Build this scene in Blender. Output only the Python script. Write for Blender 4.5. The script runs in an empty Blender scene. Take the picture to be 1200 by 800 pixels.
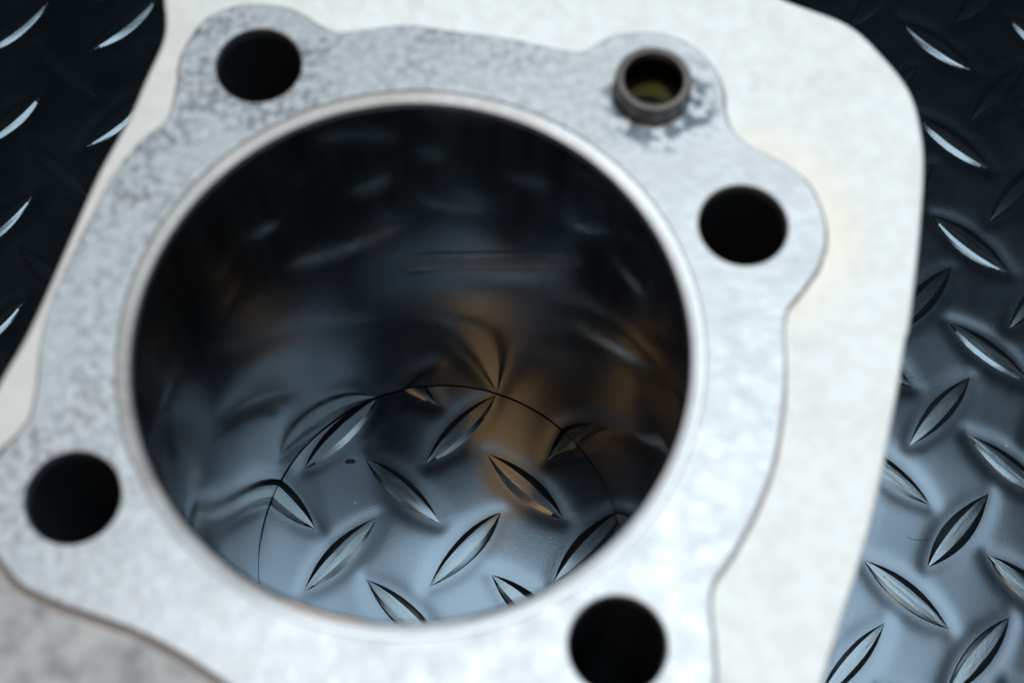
import bpy, bmesh, math, random
import numpy as np
from mathutils import Matrix, Vector

# ------------------------------------------------------------------ scene, camera, light
sc = bpy.context.scene
MM = 0.001
col = sc.collection

cam_d = bpy.data.cameras.new('camera')
cam = bpy.data.objects.new('camera', cam_d)
col.objects.link(cam)
sc.camera = cam
cam_d.lens = 53.5
cam_d.sensor_width = 36.0
cam_d.sensor_fit = 'HORIZONTAL'
cam_d.clip_start = 0.005
cam_d.clip_end = 20.0
rot = Matrix(((0.99905, 0.035477, -0.025289),
              (-0.042384, 0.925794, -0.375644),
              (0.010086, 0.376359, 0.926419)))
cam.matrix_world = Matrix.Translation((0.008975, -0.083018, 0.328950)) @ rot.to_4x4()
cam_d.dof.use_dof = True
cam_d.dof.focus_distance = 0.336
cam_d.dof.aperture_fstop = 13.0
cam_d.dof.aperture_blades = 7

world = bpy.data.worlds.new('World')
sc.world = world
world.use_nodes = True
bgn = world.node_tree.nodes['Background']
bgn.inputs[0].default_value = (0.55, 0.75, 1.0, 1)
bgn.inputs[1].default_value = 0.08

def area(name, loc, target, sx, sy, radiance, colour):
    l = bpy.data.lights.new(name, 'AREA')
    l.shape = 'RECTANGLE'
    l.size, l.size_y = sx, sy
    l.energy = radiance * sx * sy * math.pi
    l.color = colour
    o = bpy.data.objects.new(name, l)
    col.objects.link(o)
    o.location = loc
    o.rotation_euler = (Vector(target) - Vector(loc)).to_track_quat('-Z', 'Y').to_euler()
    return o

# a window overhead, a dimmer one behind the photographer and a warm room lamp
area('window_light', (0.30, 0.40, 2.40), (0.30, 0.40, 0.0), 1.10, 0.80, 22.0, (0.88, 0.965, 1.0))
area('rear_window_light', (0.74, -0.44, 2.40), (0.74, -0.44, 0.0), 0.40, 0.66, 11.0, (0.88, 0.95, 1.0))
area('skylight_behind', (-0.08, -0.31, 2.40), (-0.08, -0.31, 0.0), 0.40, 0.50, 13.0, (0.88, 0.965, 1.0))
area('warm_room_lamp', (-0.52, -0.58, 2.40), (-0.52, -0.58, 0.0), 0.36, 0.60, 17.0, (1.0, 0.45, 0.15))

vs = sc.view_settings
vs.view_transform = 'Standard'
vs.look = 'None'
vs.exposure = 0.0
vs.gamma = 1.0
vs.use_curve_mapping = False
sc.cycles.use_denoising = True
sc.cycles.max_bounces = 12
sc.cycles.glossy_bounces = 10
sc.cycles.sample_clamp_indirect = 6.0

# ------------------------------------------------------------------ helpers
rng = random.Random(7)

class Mat:
    def __init__(self, name):
        self.m = bpy.data.materials.new(name)
        self.m.use_nodes = True
        self.t = self.m.node_tree
        self.b = self.t.nodes['Principled BSDF']
        self.tc = self.t.nodes.new('ShaderNodeTexCoord')
        self.obj = self.tc.outputs['Object']
    def set(self, **k):
        for n, v in k.items():
            self.put(n.replace('_', ' '), v)
        return self
    def put(self, n, v):
        s = self.b.inputs[n]
        if hasattr(v, 'links'):
            self.t.links.new(v, s)
        else:
            s.default_value = v
    def link(self, v, s):
        if hasattr(v, 'links'):
            self.t.links.new(v, s)
        else:
            s.default_value = v
    def mapping(self, scale, vec=None, loc=(0, 0, 0), rotz=0):
        n = self.t.nodes.new('ShaderNodeMapping')
        n.inputs['Scale'].default_value = scale
        n.inputs['Location'].default_value = loc
        n.inputs['Rotation'].default_value = (0, 0, rotz)
        self.link(vec or self.obj, n.inputs['Vector'])
        return n.outputs[0]
    def noise(self, scale, detail=3, rough=0.5, vec=None, dist=0.0):
        n = self.t.nodes.new('ShaderNodeTexNoise')
        n.inputs['Scale'].default_value = scale
        n.inputs['Detail'].default_value = detail
        n.inputs['Roughness'].default_value = rough
        n.inputs['Distortion'].default_value = dist
        self.link(vec or self.obj, n.inputs['Vector'])
        return n.outputs['Fac']
    def voronoi(self, scale, vec=None, feature='F1'):
        n = self.t.nodes.new('ShaderNodeTexVoronoi')
        n.feature = feature
        n.inputs['Scale'].default_value = scale
        self.link(vec or self.obj, n.inputs['Vector'])
        return n.outputs['Distance']
    def ramp(self, fac, *stops):
        n = self.t.nodes.new('ShaderNodeValToRGB')
        e = n.color_ramp.elements
        while len(e) < len(stops):
            e.new(0.5)
        for el, (p, c) in zip(e, stops):
            el.position = p
            el.color = (c, c, c, 1) if not isinstance(c, tuple) else (*c, 1)
        self.link(fac, n.inputs[0])
        return n.outputs[0]
    def mix(self, fac, a, b, mode='MIX'):
        n = self.t.nodes.new('ShaderNodeMix')
        n.data_type = 'RGBA'
        n.blend_type = mode
        self.link(fac, n.inputs[0])
        for s, v in ((n.inputs[6], a), (n.inputs[7], b)):
            if isinstance(v, tuple):
                v = (*v, 1) if len(v) == 3 else v
            self.link(v, s)
        return n.outputs[2]
    def math(self, op, a, b=0.0, c=None):
        n = self.t.nodes.new('ShaderNodeMath')
        n.operation = op
        self.link(a, n.inputs[0])
        self.link(b, n.inputs[1])
        if c is not None:
            self.link(c, n.inputs[2])
        return n.outputs[0]
    def xyz(self):
        n = self.t.nodes.new('ShaderNodeSeparateXYZ')
        self.link(self.obj, n.inputs[0])
        return n.outputs
    def dist_to(self, p):
        n = self.t.nodes.new('ShaderNodeVectorMath')
        n.operation = 'DISTANCE'
        self.link(self.obj, n.inputs[0])
        n.inputs[1].default_value = p
        return n.outputs['Value']
    def bump(self, h, strength, distance, normal=None):
        n = self.t.nodes.new('ShaderNodeBump')
        n.inputs['Strength'].default_value = strength
        n.inputs['Distance'].default_value = distance
        self.link(h, n.inputs['Height'])
        if normal is not None:
            self.link(normal, n.inputs['Normal'])
        return n.outputs[0]

def mesh_obj(name, verts, faces, mat, parent=None, smooth=True, flat=None):
    me = bpy.data.meshes.new(name)
    me.from_pydata([tuple(c * MM for c in v) for v in verts], [], faces)
    me.polygons.foreach_set('use_smooth', [smooth] * len(me.polygons))
    if flat:
        for i in flat:
            me.polygons[i].use_smooth = False
    me.update()
    o = bpy.data.objects.new(name, me)
    me.materials.append(mat)
    col.objects.link(o)
    if parent:
        o.parent = parent
    return o

def lathe(name, prof, mat, parent, seg=96, centre=(0, 0), closed=True):
    """prof: (r, z) points in mm; revolve round a vertical axis through centre"""
    v, f = [], []
    n = len(prof)
    for i in range(seg):
        a = 2 * math.pi * i / seg
        c, s = math.cos(a), math.sin(a)
        for r, z in prof:
            v.append((centre[0] + r * c, centre[1] + r * s, z))
    m = n if closed else n - 1
    for i in range(seg):
        j = (i + 1) % seg
        for k in range(m):
            l = (k + 1) % n
            f.append((i * n + k, j * n + k, j * n + l, i * n + l))
    o = mesh_obj(name, v, f, mat, parent)
    bm = bmesh.new()
    bm.from_mesh(o.data)
    bmesh.ops.recalc_face_normals(bm, faces=bm.faces)
    for e in bm.edges:
        if len(e.link_faces) == 2 and e.calc_face_angle(0) > math.radians(38):
            e.smooth = False
    bm.to_mesh(o.data)
    bm.free()
    return o

def catmull(pts, sub=6):
    out = []
    n = len(pts)
    for i in range(n):
        p0, p1, p2, p3 = (Vector(pts[(i + k) % n]) for k in (-1, 0, 1, 2))
        for s in range(sub):
            t = s / sub
            q = 0.5 * ((2 * p1) + (p2 - p0) * t + (2 * p0 - 5 * p1 + 4 * p2 - p3) * t * t
                       + (3 * p1 - p0 - 3 * p2 + p3) * t ** 3)
            out.append((q.x, q.y))
    return out

def area2(l):
    return sum(l[i][0] * l[(i + 1) % len(l)][1] - l[(i + 1) % len(l)][0] * l[i][1] for i in range(len(l)))

def offset_loop(l, d):
    """move a loop by d to its left (inwards when it runs counter-clockwise)"""
    n = len(l)
    out = []
    for i in range(n):
        a, b = Vector(l[i - 1]), Vector(l[(i + 1) % n])
        t = (b - a)
        t.normalize()
        out.append((l[i][0] - t.y * d, l[i][1] + t.x * d))
    return out

def circle(c, r, n=48):
    return [(c[0] + r * math.cos(2 * math.pi * i / n), c[1] + r * math.sin(2 * math.pi * i / n)) for i in range(n)]

def slab(name, outline, holes, z0, z1, bevel, mat, parent, hole_bevel=None):
    """a plate with rounded upper edges and real through holes"""
    hb = bevel if hole_bevel is None else hole_bevel
    loops = []
    o = list(outline)
    if area2(o) < 0:
        o.reverse()
    loops.append((o, bevel))
    for h in holes:
        h = list(h)
        if area2(h) > 0:
            h.reverse()
        loops.append((h, hb))
    bm = bmesh.new()
    top_edges, bot_edges, side = [], [], []
    for l, bv in loops:
        rows = []
        steps = [(0, z0), (0, z1 - bv)]
        for k in (1, 2, 3):
            a = k / 3 * math.pi / 2
            steps.append((bv * (1 - math.cos(a)), z1 - bv + bv * math.sin(a)))
        for d, z in steps:
            rows.append([bm.verts.new((x * MM, y * MM, z * MM)) for x, y in (offset_loop(l, d) if d else l)])
        n = len(l)
        for a, b in zip(rows, rows[1:]):
            for i in range(n):
                j = (i + 1) % n
                f = bm.faces.new((a[i], a[j], b[j], b[i]))
                f.smooth = True
        bot_edges += [bm.edges.get((rows[0][i], rows[0][(i + 1) % n])) for i in range(n)]
        top_edges += [bm.edges.get((rows[-1][i], rows[-1][(i + 1) % n])) for i in range(n)]
    for ed, nz in ((top_edges, 1), (bot_edges, -1)):
        r = bmesh.ops.triangle_fill(bm, edges=ed, use_beauty=True, use_dissolve=False, normal=(0, 0, nz))
        for g in r['geom']:
            if isinstance(g, bmesh.types.BMFace):
                g.smooth = False
                g.normal_update()
                if g.normal.z * nz < 0:
                    g.normal_flip()
    me = bpy.data.meshes.new(name)
    bm.to_mesh(me)
    bm.free()
    me.materials.append(mat)
    ob = bpy.data.objects.new(name, me)
    col.objects.link(ob)
    ob.parent = parent
    return ob

# ------------------------------------------------------------------ materials
H = 124.46
STUDS = [(-23.05, 48.02), (50.02, 17.48), (26.9, -44.52), (-47.41, -21.02)]
DOWEL = (38.0, 40.8)

def plate_material(name, streak, c0, c1):
    M = Mat(name)
    oi = M.t.nodes.new('ShaderNodeObjectInfo')
    va = M.t.nodes.new('ShaderNodeVectorMath')
    M.link(M.obj, va.inputs[0])
    M.link(oi.outputs['Location'], va.inputs[1])
    M.obj = va.outputs[0]
    fine = M.noise(2600, 3, 0.6)
    mid = M.noise(60, 5, 0.6)
    big = M.noise(16, 3, 0.5)
    base = M.mix(M.ramp(mid, (0.3, 0.0), (0.7, 1.0)), c0, c1)
    # dust specks and tiny pits
    sp = M.voronoi(260)
    base = M.mix(M.ramp(sp, (0.035, 1.0), (0.06, 0.0)), base, (0.003, 0.003, 0.003))
    du = M.ramp(M.voronoi(150, M.mapping((1, 1, 1), loc=(0.31, 0.17, 0))), (0.018, 1.0), (0.034, 0.0))
    base = M.mix(M.math('MULTIPLY', du, M.ramp(M.noise(40, 2), (0.5, 0.0), (0.6, 0.8))), base, (0.09, 0.10, 0.11))
    M.put('Base Color', base)
    M.put('Metallic', 0.9)
    M.put('Roughness', M.ramp(M.math('ADD', M.math('MULTIPLY', mid, 0.6), M.math('MULTIPLY', fine, 0.4)),
                              (0.3, 0.16), (0.7, 0.23)))
    n1 = M.bump(fine, 0.28, 0.00004)
    if streak:
        st = M.noise(70, 3, 0.5, M.mapping((1.0, 7.0, 4.0)))
        n1 = M.bump(st, 0.25, 0.00025, n1)
    else:
        n1 = M.bump(big, 0.25, 0.0009, n1)
    M.put('Normal', n1)
    return M.m

mat_plate = plate_material('blue_black_steel', False, (0.0132, 0.0192, 0.0255), (0.0178, 0.0250, 0.0322))
mat_lug = plate_material('blue_black_steel_lug', True, (0.0165, 0.0235, 0.029), (0.025, 0.033, 0.039))

# machined aluminium gasket face: etched and mottled towards one side, smooth on the other
M = Mat('etched_aluminium')
x, y, z = M.xyz()
side = M.math('ADD', M.math('MULTIPLY', x, -9.0), M.math('MULTIPLY', y, 8.0))
side = M.math('ADD', side, M.math('MULTIPLY_ADD', M.noise(28, 3), 0.9, -0.35))
etch = M.ramp(side, (0.0, 0.0), (0.75, 1.0))
pits = M.ramp(M.noise(650, 3, 0.66), (0.42, 1.0), (0.57, 0.0))
blot = M.ramp(M.noise(110, 4, 0.6), (0.40, 1.0), (0.62, 0.0))
base = M.mix(M.math('MULTIPLY', etch, 0.5), (0.40, 0.432, 0.455), (0.21, 0.228, 0.242))
base = M.mix(M.math('MULTIPLY', M.math('MULTIPLY', pits, etch), 0.85), base, (0.06, 0.07, 0.085))
base = M.mix(M.math('MULTIPLY', blot, M.math('MULTIPLY_ADD', etch, 0.55, 0.30)), base, (0.30, 0.33, 0.36))
dd = M.math('ADD', M.dist_to(((DOWEL[0] + 1.2) * MM, (DOWEL[1] - 2.2) * MM, H * MM)), M.math('MULTIPLY_ADD', M.noise(210, 3), 0.008, -0.004))
oil = M.math('MULTIPLY', M.ramp(M.math('MULTIPLY', dd, 60.0), (0.42, 1.0), (0.66, 0.0)),
             M.ramp(M.noise(420, 2), (0.42, 0.0), (0.58, 1.0)))
base = M.mix(M.math('MULTIPLY', oil, 0.9), base, (0.10, 0.14, 0.18))
M.put('Base Color', base)
M.put('Metallic', 0.22)
M.put('Roughness', M.mix(oil, M.ramp(M.noise(300, 3), (0.3, 0.42), (0.7, 0.56)), (0.12, 0.12, 0.12)))
M.put('Normal', M.bump(M.noise(520, 3, 0.6), 0.5, 0.00025))
mat_face = M.m

M = Mat('cast_cream_aluminium')
stain = M.ramp(M.noise(45, 4, 0.55), (0.52, 0.0), (0.75, 1.0))
base = M.mix(M.math('MULTIPLY', stain, 0.35), (0.575, 0.612, 0.62), (0.50, 0.50, 0.445))
base = M.mix(M.math('MULTIPLY', M.ramp(M.noise(130, 4, 0.6), (0.30, 1.0), (0.45, 0.0)), 0.35), base, (0.40, 0.41, 0.42))
x, y, z = M.xyz()
grey_corner = M.math('ADD', M.math('MULTIPLY', x, -12.0), M.math('MULTIPLY', y, -26.0))
grey_corner = M.ramp(M.math('ADD', grey_corner, M.math('MULTIPLY_ADD', M.noise(60, 3), 1.2, -1.4)), (0.0, 0.0), (0.5, 1.0))  # greyer, mottled patch towards the lower left
base = M.mix(grey_corner, base, M.mix(M.ramp(M.noise(170, 4, 0.6), (0.35, 0.0), (0.6, 1.0)), (0.10, 0.107, 0.115), (0.26, 0.265, 0.27)))
ring = M.ramp(M.math('MULTIPLY', M.dist_to((STUDS[1][0] * MM, STUDS[1][1] * MM, (H - 1.5) * MM)), 25.0), (0.30, 1.0), (0.52, 0.0))
left_dim = M.ramp(M.math('ADD', M.math('MULTIPLY', x, -14.0), M.math('MULTIPLY', M.noise(50, 4, 0.6), 0.7)), (0.45, 0.0), (1.0, 1.0))  # weaker light on the left strip, painted into the colour
base = M.mix(M.math('MULTIPLY', M.math('MULTIPLY', left_dim, 0.7), M.math('SUBTRACT', 1.0, grey_corner)), base, (0.37, 0.36, 0.34))
grit = M.ramp(M.noise(380, 4, 0.65), (0.40, 1.0), (0.60, 0.0))
base = M.mix(M.math('MULTIPLY', grit, 0.24), base, (0.36, 0.36, 0.35))
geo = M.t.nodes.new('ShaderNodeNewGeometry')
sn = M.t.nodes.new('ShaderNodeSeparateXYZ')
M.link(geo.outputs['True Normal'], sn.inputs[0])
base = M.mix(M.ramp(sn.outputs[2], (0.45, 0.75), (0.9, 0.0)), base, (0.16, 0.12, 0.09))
base = M.mix(M.math('MULTIPLY', M.math('MULTIPLY', ring, M.noise(70, 3)), 0.8), base, (0.68, 0.62, 0.44))
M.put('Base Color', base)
M.put('Metallic', 0.0)
M.put('Roughness', 0.55)
M.put('Normal', M.bump(M.noise(900, 3, 0.6), 0.35, 0.0002))
mat_fin = M.m

M = Mat('honed_bore_steel')
hone = M.noise(1.0, 3, 0.7, M.mapping((700, 700, 14)))
vert = M.noise(1.0, 2, 0.6, M.mapping((60, 60, 5000)))
x, y, z = M.xyz()
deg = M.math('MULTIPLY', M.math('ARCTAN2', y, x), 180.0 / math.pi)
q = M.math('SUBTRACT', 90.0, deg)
line = M.math('MULTIPLY_ADD', M.math('MULTIPLY', q, q), 0.0000118, 0.0706)      # height of a reflection line painted on the far side
down = M.math('DIVIDE', M.math('SUBTRACT', line, z), 0.0078)                    # 0 at the dark line, 1 at the lower edge of the painted reflection
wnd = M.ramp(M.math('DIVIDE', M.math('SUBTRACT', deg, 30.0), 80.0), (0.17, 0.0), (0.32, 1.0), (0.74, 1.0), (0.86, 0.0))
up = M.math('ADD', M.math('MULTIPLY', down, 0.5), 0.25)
glint_band = M.math('MULTIPLY', M.ramp(up, (0.27, 0.0), (0.45, 0.25), (0.68, 1.0), (0.76, 0.0)), wnd)
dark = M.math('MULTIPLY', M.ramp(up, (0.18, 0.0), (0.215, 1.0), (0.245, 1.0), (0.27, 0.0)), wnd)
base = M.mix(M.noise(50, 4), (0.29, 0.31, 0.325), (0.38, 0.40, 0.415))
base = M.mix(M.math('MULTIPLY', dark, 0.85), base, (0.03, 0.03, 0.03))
M.put('Base Color', base)
M.put('Metallic', 1.0)
M.put('Roughness', M.ramp(hone, (0.35, 0.08), (0.65, 0.13)))
nb = M.bump(M.math('ADD', hone, vert), 0.05, 0.00003)
M.put('Normal', nb)
b2 = M.t.nodes.new('ShaderNodeBsdfPrincipled')      # worn, streaked share of the surface, plus the painted reflection band
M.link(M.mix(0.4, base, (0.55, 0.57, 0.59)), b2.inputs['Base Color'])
M.link(M.math('MULTIPLY_ADD', glint_band, -0.55, 0.9), b2.inputs['Metallic'])
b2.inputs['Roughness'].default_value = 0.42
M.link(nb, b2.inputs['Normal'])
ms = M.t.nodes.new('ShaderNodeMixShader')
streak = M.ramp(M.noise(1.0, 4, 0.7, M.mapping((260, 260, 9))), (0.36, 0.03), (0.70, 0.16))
M.link(M.math('ADD', streak, M.math('MULTIPLY', glint_band, 0.75)), ms.inputs[0])
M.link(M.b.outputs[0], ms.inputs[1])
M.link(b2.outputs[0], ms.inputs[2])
M.link(ms.outputs[0], M.t.nodes['Material Output'].inputs['Surface'])
mat_bore = M.m

M = Mat('browned_shaded_rim')
x, y, z = M.xyz()
ox_dim = M.math('ADD', M.math('MULTIPLY', x, -13.0), M.math('MULTIPLY', y, 9.0))
ox_dim = M.ramp(M.math('ADD', ox_dim, M.math('MULTIPLY', M.noise(60, 3), 0.8)), (0.15, 0.0), (0.75, 1.0))  # oxide tone, with the dimmer left and far side painted in
M.put('Base Color', M.mix(ox_dim, M.mix(M.noise(160, 4), (0.40, 0.42, 0.44), (0.50, 0.53, 0.55)), M.mix(M.noise(160, 4), (0.095, 0.093, 0.09), (0.17, 0.167, 0.163))))
M.put('Metallic', 0.4)
M.put('Roughness', 0.45)
M.put('Normal', M.bump(M.noise(500, 3), 0.3, 0.0002))
mat_rim = M.m

M = Mat('dowel_steel')
M.put('Base Color', M.mix(M.noise(260, 4), (0.06, 0.054, 0.05), (0.125, 0.115, 0.108)))
M.put('Metallic', 0.85)
M.put('Roughness', 0.36)
M.put('Normal', M.bump(M.noise(900, 2), 0.25, 0.00015))
mat_dowel = M.m

M = Mat('greased_dowel_inside')
M.put('Base Color', (0.07, 0.06, 0.006, 1))
M.put('Metallic', 1.0)
M.put('Roughness', 0.18)
mat_grease = M.m

M = Mat('dark_cast_passage')
M.put('Base Color', M.mix(M.noise(200, 3), (0.03, 0.04, 0.048), (0.06, 0.075, 0.088)))
M.put('Metallic', 0.6)
M.put('Roughness', 0.38)
mat_pass = M.m

M = Mat('dark_brown_seam')
M.put('Base Color', M.mix(M.noise(150, 3), (0.035, 0.026, 0.02), (0.16, 0.13, 0.10)))
M.put('Roughness', 0.45)
mat_seam = M.m

# ------------------------------------------------------------------ tread plate with raised lugs
SU, SV = 27.475, 27.99
OX, OY = -21.891, 29.332
LA, LB = 0.2982 * SU, 0.2872 * SV
HALF = math.hypot(LA, LB)            # half length of a lug
HW = 0.265 * HALF                    # half width
LUG_H = 0.20
ANG = math.atan2(LB, LA)

centres = []                         # x, y, angle
for i in range(-12, 16):
    for j in range(-14, 13):
        for k, (du, sgn) in enumerate(((0.0, 1), (0.5, -1))):
            cx, cy = OX + (i + du) * SU, OY - (j + du) * SV
            if -190 < cx < 210 and -190 < cy < 210:
                centres.append((cx, cy, sgn * ANG))

def lens_half(u):
    """half width of the lug at u in -1..1 along its length (a circle segment)"""
    Rr = (HALF * HALF + HW * HW) / (2 * HW)
    return max(0.0, math.sqrt(Rr * Rr - (u * HALF) ** 2) - (Rr - HW))

def axis(lo, hi, step, far_lo, far_hi):
    a = list(np.arange(lo, hi + 1e-6, step))
    p = [lo]
    s = step
    while p[0] > far_lo:
        s *= 1.35
        p.insert(0, max(far_lo, p[0] - s))
    q = [a[-1]]
    s = step
    while q[-1] < far_hi:
        s *= 1.35
        q.append(min(far_hi, q[-1] + s))
    return np.array(p[:-1] + a + q[1:])

gx = axis(-125, 155, 0.75, -195, 215)
gy = axis(-60, 165, 0.75, -195, 215)
X, Y = np.meshgrid(gx, gy)
Z = np.zeros_like(X)
for cx, cy, a in centres:
    r = HALF + 9
    ix0, ix1 = np.searchsorted(gx, (cx - r, cx + r))
    iy0, iy1 = np.searchsorted(gy, (cy - r, cy + r))
    if ix1 <= ix0 or iy1 <= iy0:
        continue
    dx, dy = X[iy0:iy1, ix0:ix1] - cx, Y[iy0:iy1, ix0:ix1] - cy
    u = (dx * math.cos(a) + dy * math.sin(a))
    v = np.abs(-dx * math.sin(a) + dy * math.cos(a))
    Rr = (HALF * HALF + HW * HW) / (2 * HW)
    d = np.hypot(u, v + (Rr - HW)) - Rr                    # distance to the lens side
    tip = np.hypot(np.maximum(np.abs(u) - HALF, 0), v)
    d = np.where(np.abs(u) > HALF, tip, np.maximum(d, 0))
    Z[iy0:iy1, ix0:ix1] -= 0.13 * np.exp(-(d / 2.2) ** 2)   # shallow moat pressed round each lug
for k in range(14):                                        # slow unevenness of the sheet
    kx, ky = rng.uniform(-0.16, 0.16), rng.uniform(-0.16, 0.16)
    Z += 0.032 * np.sin(kx * X + ky * Y + rng.uniform(0, 6.3))
ny, nx = X.shape
co = np.empty((ny * nx, 3), np.float32)
co[:, 0], co[:, 1], co[:, 2] = X.ravel() * MM, Y.ravel() * MM, Z.ravel() * MM
idx = np.arange(ny * nx).reshape(ny, nx)
quads = np.stack([idx[:-1, :-1], idx[:-1, 1:], idx[1:, 1:], idx[1:, :-1]], -1).reshape(-1, 4)
me = bpy.data.meshes.new('tread_plate')
me.vertices.add(len(co))
me.vertices.foreach_set('co', co.ravel())
me.loops.add(quads.size)
me.loops.foreach_set('vertex_index', quads.ravel().astype(np.int32))
me.polygons.add(len(quads))
me.polygons.foreach_set('loop_start', np.arange(0, quads.size, 4, dtype=np.int32))
me.polygons.foreach_set('loop_total', np.full(len(quads), 4, np.int32))
me.polygons.foreach_set('use_smooth', np.ones(len(quads), bool))
me.update()
me.validate()
me.materials.append(mat_plate)
plate = bpy.data.objects.new('tread_plate', me)
col.objects.link(plate)
plate['kind'] = 'structure'
plate['label'] = 'blue black steel tread plate with raised lens shaped lugs under the cylinder'

def lug_geometry(seed):
    r = random.Random(seed)
    kk = [r.uniform(0.92, 1.10) for _ in range(2)]
    hs = r.uniform(0.88, 1.12)
    v, f, sharp = [], [], []
    N = 12
    cross = (-1.0, -0.74, -0.44, -0.16, 0.16, 0.44, 0.74, 1.0)
    for i in range(N + 1):
        u = -1 + 2 * i / N
        u = math.sin(u * math.pi / 2) * 0.55 + u * 0.45
        w = lens_half(u)
        hh = LUG_H * min(1.0, (w / HW) * 1.25) ** 0.8
        for c in cross:
            if abs(c) > 0.9:
                zz = -0.17
            elif abs(c) > 0.7:
                zz = -0.17 + (hh + 0.17) * 0.54
            elif abs(c) > 0.4:
                zz = hh
            else:
                zz = hh * (0.97 + 0.10 * (1 - u * u)) + 0.02 * (r.random() - 0.5)
            cw = c * kk[0 if c < 0 else 1] if 0.1 < abs(c) < 0.9 else c
            cw += 0.03 * (r.random() - 0.5) if 0.3 < abs(c) < 0.6 else 0
            v.append((u * HALF, w * cw, zz * hs if zz > 0 else zz))
    n = len(cross)
    for i in range(N):
        for k in range(n - 1):
            f.append((i * n + k, (i + 1) * n + k, (i + 1) * n + k + 1, i * n + k + 1))
    return v, f

def lug_mesh(seed):
    v, f = lug_geometry(seed)
    me = bpy.data.meshes.new('lug')
    me.from_pydata([tuple(c * MM for c in p) for p in v], [], f)
    bm = bmesh.new()
    bm.from_mesh(me)
    bmesh.ops.remove_doubles(bm, verts=bm.verts, dist=1e-6)
    bmesh.ops.recalc_face_normals(bm, faces=bm.faces)
    if sum(q.normal.z for q in bm.faces) < 0:
        bmesh.ops.reverse_faces(bm, faces=bm.faces)
    for q in bm.faces:
        q.smooth = True
    for e in bm.edges:
        if len(e.link_faces) == 2 and e.calc_face_angle(0) > math.radians(6):
            e.smooth = False
    bm.to_mesh(me)
    bm.free()
    me.materials.append(mat_lug)
    return me

lug_meshes = [lug_mesh(s) for s in range(9)]
# the 290 nearest the view are single pieces, the rest of the sheet is one joined part
centres.sort(key=lambda c: (c[0] - 20) ** 2 / 1.2 + (c[1] - 40) ** 2)
for i, (cx, cy, a) in enumerate(centres[:290]):
    o = bpy.data.objects.new('lug', lug_meshes[(i * 5 + i // 9) % 9])
    col.objects.link(o)
    o.parent = plate
    o.location = (cx * MM, cy * MM, 0)
    o.rotation_euler = (0, 0, a + (math.pi if rng.random() < 0.5 else 0) + rng.uniform(-0.012, 0.012))
    o.scale = (1, rng.uniform(0.96, 1.05), 1)
av, af = [], []
gv, gf = lug_geometry(0)
for cx, cy, a in centres[290:]:
    b = len(av)
    c, s = math.cos(a), math.sin(a)
    av += [(cx + p[0] * c - p[1] * s, cy + p[0] * s + p[1] * c, p[2]) for p in gv]
    af += [tuple(b + q for q in fc) for fc in gf]
far = mesh_obj('outer_lugs', av, af, mat_lug, plate, smooth=False)
far['kind'] = 'stuff'

# ------------------------------------------------------------------ the engine cylinder
FACE = [[-35.67, 44.77], [-35.12, 50.95], [-31.72, 56.84], [-26.12, 59.37], [-18.53, 58.62], [-13.51, 55.08],
    [-10.14, 53.68], [-4.75, 54.29], [0.65, 54.57], [8.04, 53.19], [16.74, 51.46], [23.38, 49.48], [27.38,
    48.71], [29.87, 49.88], [33.23, 51.66], [39.07, 51.93], [43.94, 50.17], [47.42, 46.73], [49.14, 42.16],
    [49.22, 37.4], [49.96, 34.05], [52.55, 30.95], [57.47, 27.8], [60.5, 24.6], [62.08, 20.33], [62.38,
    15.31], [60.77, 10.44], [57.76, 6.39], [55.44, 3.74], [54.48, 0.79], [54.05, -4.28], [52.82, -12.09],
    [50.28, -20.9], [46.53, -28.17], [43.04, -33.46], [40.78, -36.35], [39.92, -39.25], [39.84, -43.89],
    [39.5, -50.14], [37.91, -55.08], [33.27, -59.27], [25.76, -61.12], [17.6, -59.71], [11.03, -56.94], [3.22,
    -56.4], [-6.82, -56.21], [-14.64, -54.36], [-20.27, -51.38], [-25.42, -47.49], [-28.31, -45.46], [-32.96,
    -42.44], [-38.79, -39.45], [-46.98, -36.34], [-53.52, -33.16], [-56.7, -29.48], [-59.0, -27.0], [-60.19,
    -22.72], [-59.8, -17.82], [-57.98, -14.14], [-56.02, -11.95], [-54.12, -8.58], [-53.67, -3.42], [-53.74,
    2.52], [-52.7, 8.53], [-50.22, 16.02], [-47.17, 23.68], [-44.35, 30.09], [-40.75, 35.42], [-37.01, 39.03]]
FIN = [[-38.82, 61.67], [-38.37, 57.61], [-38.74, 53.63], [-40.98, 47.12], [-43.27, 40.14], [-47.2, 31.01],
    [-50.35, 21.69], [-54.2, 9.93], [-56.67, 3.24], [-59.39, -2.63], [-65.32, -17.14], [-71.92, -32.66],
    [-75.17, -44.09], [-72.87, -54.17], [-63.2, -62.1], [-37.4, -72.55], [0.35, -83.2], [26.7, -89.23],
    [37.49, -87.73], [44.95, -78.05], [49.77, -64.65], [54.75, -49.37], [63.36, -29.65], [69.45, -11.55],
    [72.33, -1.7], [73.34, 0.97], [76.41, 13.1], [79.18, 26.34], [79.73, 33.83], [78.94, 40.46], [75.75,
    46.83], [70.7, 53.24], [61.35, 58.12], [51.91, 63.39], [31.62, 71.64], [3.8, 78.58], [-17.32, 81.04],
    [-31.29, 78.08], [-37.31, 71.52], [-39.0, 65.76]]
root = bpy.data.objects.new('engine_cylinder', None)
col.objects.link(root)
root.empty_display_size = 0.05
root['label'] = 'pale aluminium engine cylinder with open bore standing on the tread plate'
root['category'] = 'engine cylinder'

face_loop = catmull(FACE, 5)
fin_loop = catmull(FIN, 6)
Z0 = LUG_H + 0.05
FIN_TOP = H - 1.5

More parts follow.
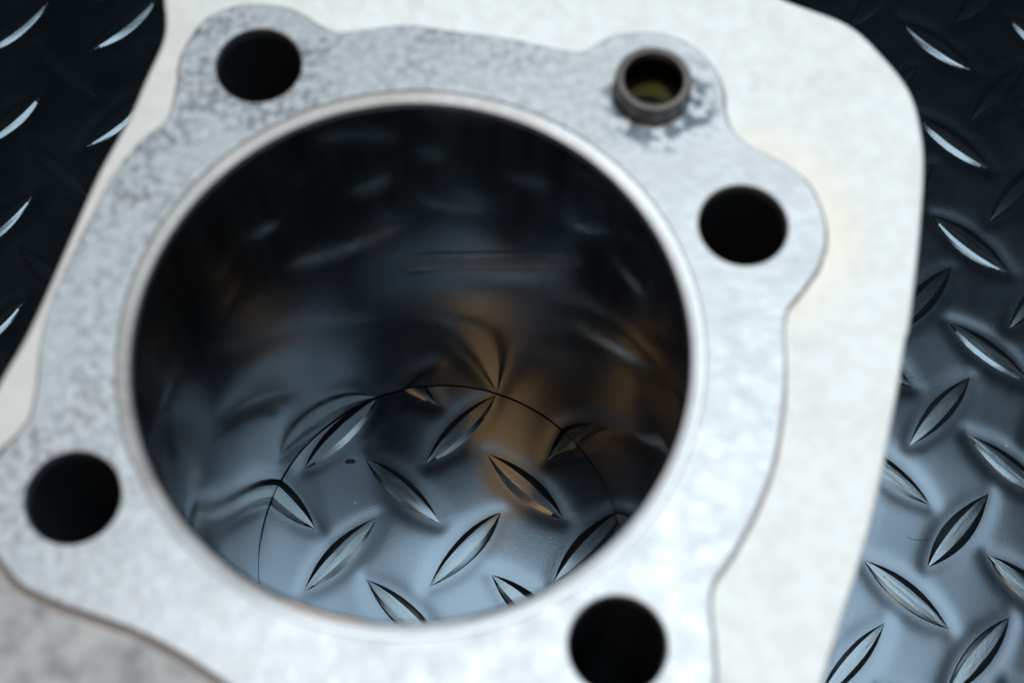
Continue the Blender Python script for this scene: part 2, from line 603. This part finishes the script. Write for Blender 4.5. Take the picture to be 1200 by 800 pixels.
slab('gasket_face', face_loop,
     [circle((0, 0), 42.62, 160)] + [circle(s, 6.75) for s in STUDS] + [circle(DOWEL, 5.95)],
     FIN_TOP - 0.5, H, 0.4, mat_face, root, 0.3)

holes = [circle((0, 0), 43.75, 96)] + [circle(s, 7.4, 32) for s in STUDS]
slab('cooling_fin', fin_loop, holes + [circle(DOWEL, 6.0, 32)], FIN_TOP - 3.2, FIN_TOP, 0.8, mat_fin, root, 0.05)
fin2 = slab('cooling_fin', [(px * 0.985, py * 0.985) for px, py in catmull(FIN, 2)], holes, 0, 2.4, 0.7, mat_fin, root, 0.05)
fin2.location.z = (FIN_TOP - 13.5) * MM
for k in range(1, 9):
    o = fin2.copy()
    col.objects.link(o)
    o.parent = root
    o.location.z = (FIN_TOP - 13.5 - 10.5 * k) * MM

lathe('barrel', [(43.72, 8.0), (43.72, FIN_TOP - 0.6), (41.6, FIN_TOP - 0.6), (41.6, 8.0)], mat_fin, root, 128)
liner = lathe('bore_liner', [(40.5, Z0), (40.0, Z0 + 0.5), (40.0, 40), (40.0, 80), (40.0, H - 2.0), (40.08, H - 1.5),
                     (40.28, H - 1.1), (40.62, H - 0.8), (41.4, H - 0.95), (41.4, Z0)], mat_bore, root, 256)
lathe('liner_rim', [(40.64, H - 1.2), (40.66, H - 0.76), (40.95, H - 0.62), (42.3, H - 0.30), (42.58, H - 0.30), (42.58, H - 2), (41.45, H - 2), (41.45, H - 1.2)],
      mat_rim, liner, 192)
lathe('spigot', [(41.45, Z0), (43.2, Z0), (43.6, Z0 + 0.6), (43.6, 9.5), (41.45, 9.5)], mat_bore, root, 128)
for s in STUDS:
    lathe('stud_passage', [(6.7, 12.0), (6.7, FIN_TOP - 0.7), (7.38, FIN_TOP - 0.7), (7.38, 12.0)], mat_pass, root, 40, s)

dow = lathe('dowel_sleeve', [(4.5, H - 8), (4.5, H + 3.7), (4.75, H + 4.0), (5.55, H + 4.0), (5.88, H + 3.7), (5.88, H - 8)],
            mat_dowel, root, 64, DOWEL)
lathe('dowel_inside', [(4.2, H - 8), (4.2, H + 2.2), (4.48, H + 2.6), (4.48, H - 8)], mat_grease, dow, 48, DOWEL)

# dark brown strip along the joint where the raised face meets the fin
v, f = [], []
L = face_loop if area2(face_loop) > 0 else face_loop[::-1]
inner = offset_loop(L, 0.25)
n = len(L)
wid = [0.42 + 0.22 * math.sin(i * 0.11 + 1.0) * math.sin(i * 0.037) + 0.12 * rng.random() + 0.45 * min(1.0, max(0.0, (-L[i][0] - L[i][1] - 45) / 25)) for i in range(n)]
outer = [offset_loop(L, -wid[i])[i] for i in range(n)]
for i in range(n):
    v += [(*inner[i], FIN_TOP + 0.10), (*outer[i], FIN_TOP + 0.04)]
for i in range(n):
    j = (i + 1) % n
    f.append((2 * i, 2 * i + 1, 2 * j + 1, 2 * j))
mesh_obj('dark_seam', v, f, mat_seam, root)

# small debris lying on the plate
def tube(name, pts, r, mat):
    v, f = [], []
    n = 6
    P = [Vector(p) for p in pts]
    for i, p in enumerate(P):
        t = (P[min(i + 1, len(P) - 1)] - P[max(i - 1, 0)]).normalized()
        a = t.cross(Vector((0, 0, 1))).normalized()
        b = t.cross(a)
        for k in range(n):
            w = 2 * math.pi * k / n
            q = p + (a * math.cos(w) + b * math.sin(w)) * r
            v.append(tuple(q))
    for i in range(len(P) - 1):
        for k in range(n):
            f.append((i * n + k, i * n + (k + 1) % n, (i + 1) * n + (k + 1) % n, (i + 1) * n + k))
    return mesh_obj(name, v, f, mat)
M = Mat('dark_debris')
M.put('Base Color', M.mix(M.noise(900, 2), (0.008, 0.009, 0.01), (0.02, 0.021, 0.022)))
M.put('Roughness', 0.9)
M.put('Specular IOR Level', 0.1)
mat_debris = M.m
hair = tube('fibre', [(103.76, 0.14, 0.16), (105.0, -0.40, 0.14), (106.9, -0.67, 0.14), (108.84, -0.45, 0.16)], 0.032, mat_debris)
hair['label'] = 'fine dark curved fibre lying on the tread plate at the right'
hair['category'] = 'fibre'
cb, ct = [], []
for k in range(9):
    a = 2 * math.pi * k / 9
    q = rng.uniform(0.75, 1.1)
    cb.append((-19.8 + 1.55 * q * math.cos(a), 22.5 + 0.75 * q * math.sin(a), -0.12))
    ct.append((-19.8 + 1.15 * q * math.cos(a), 22.5 + 0.50 * q * math.sin(a), rng.uniform(0.15, 0.38)))
chip = mesh_obj('metal_chip', cb + ct + [(-19.7, 22.5, 0.42)],
                [(k, (k + 1) % 9, 9 + (k + 1) % 9, 9 + k) for k in range(9)] + [(9 + k, 9 + (k + 1) % 9, 18) for k in range(9)],
                mat_debris, smooth=False)
chip['label'] = 'small dark metal chip lying inside the bore between two lugs'
chip['category'] = 'metal chip'
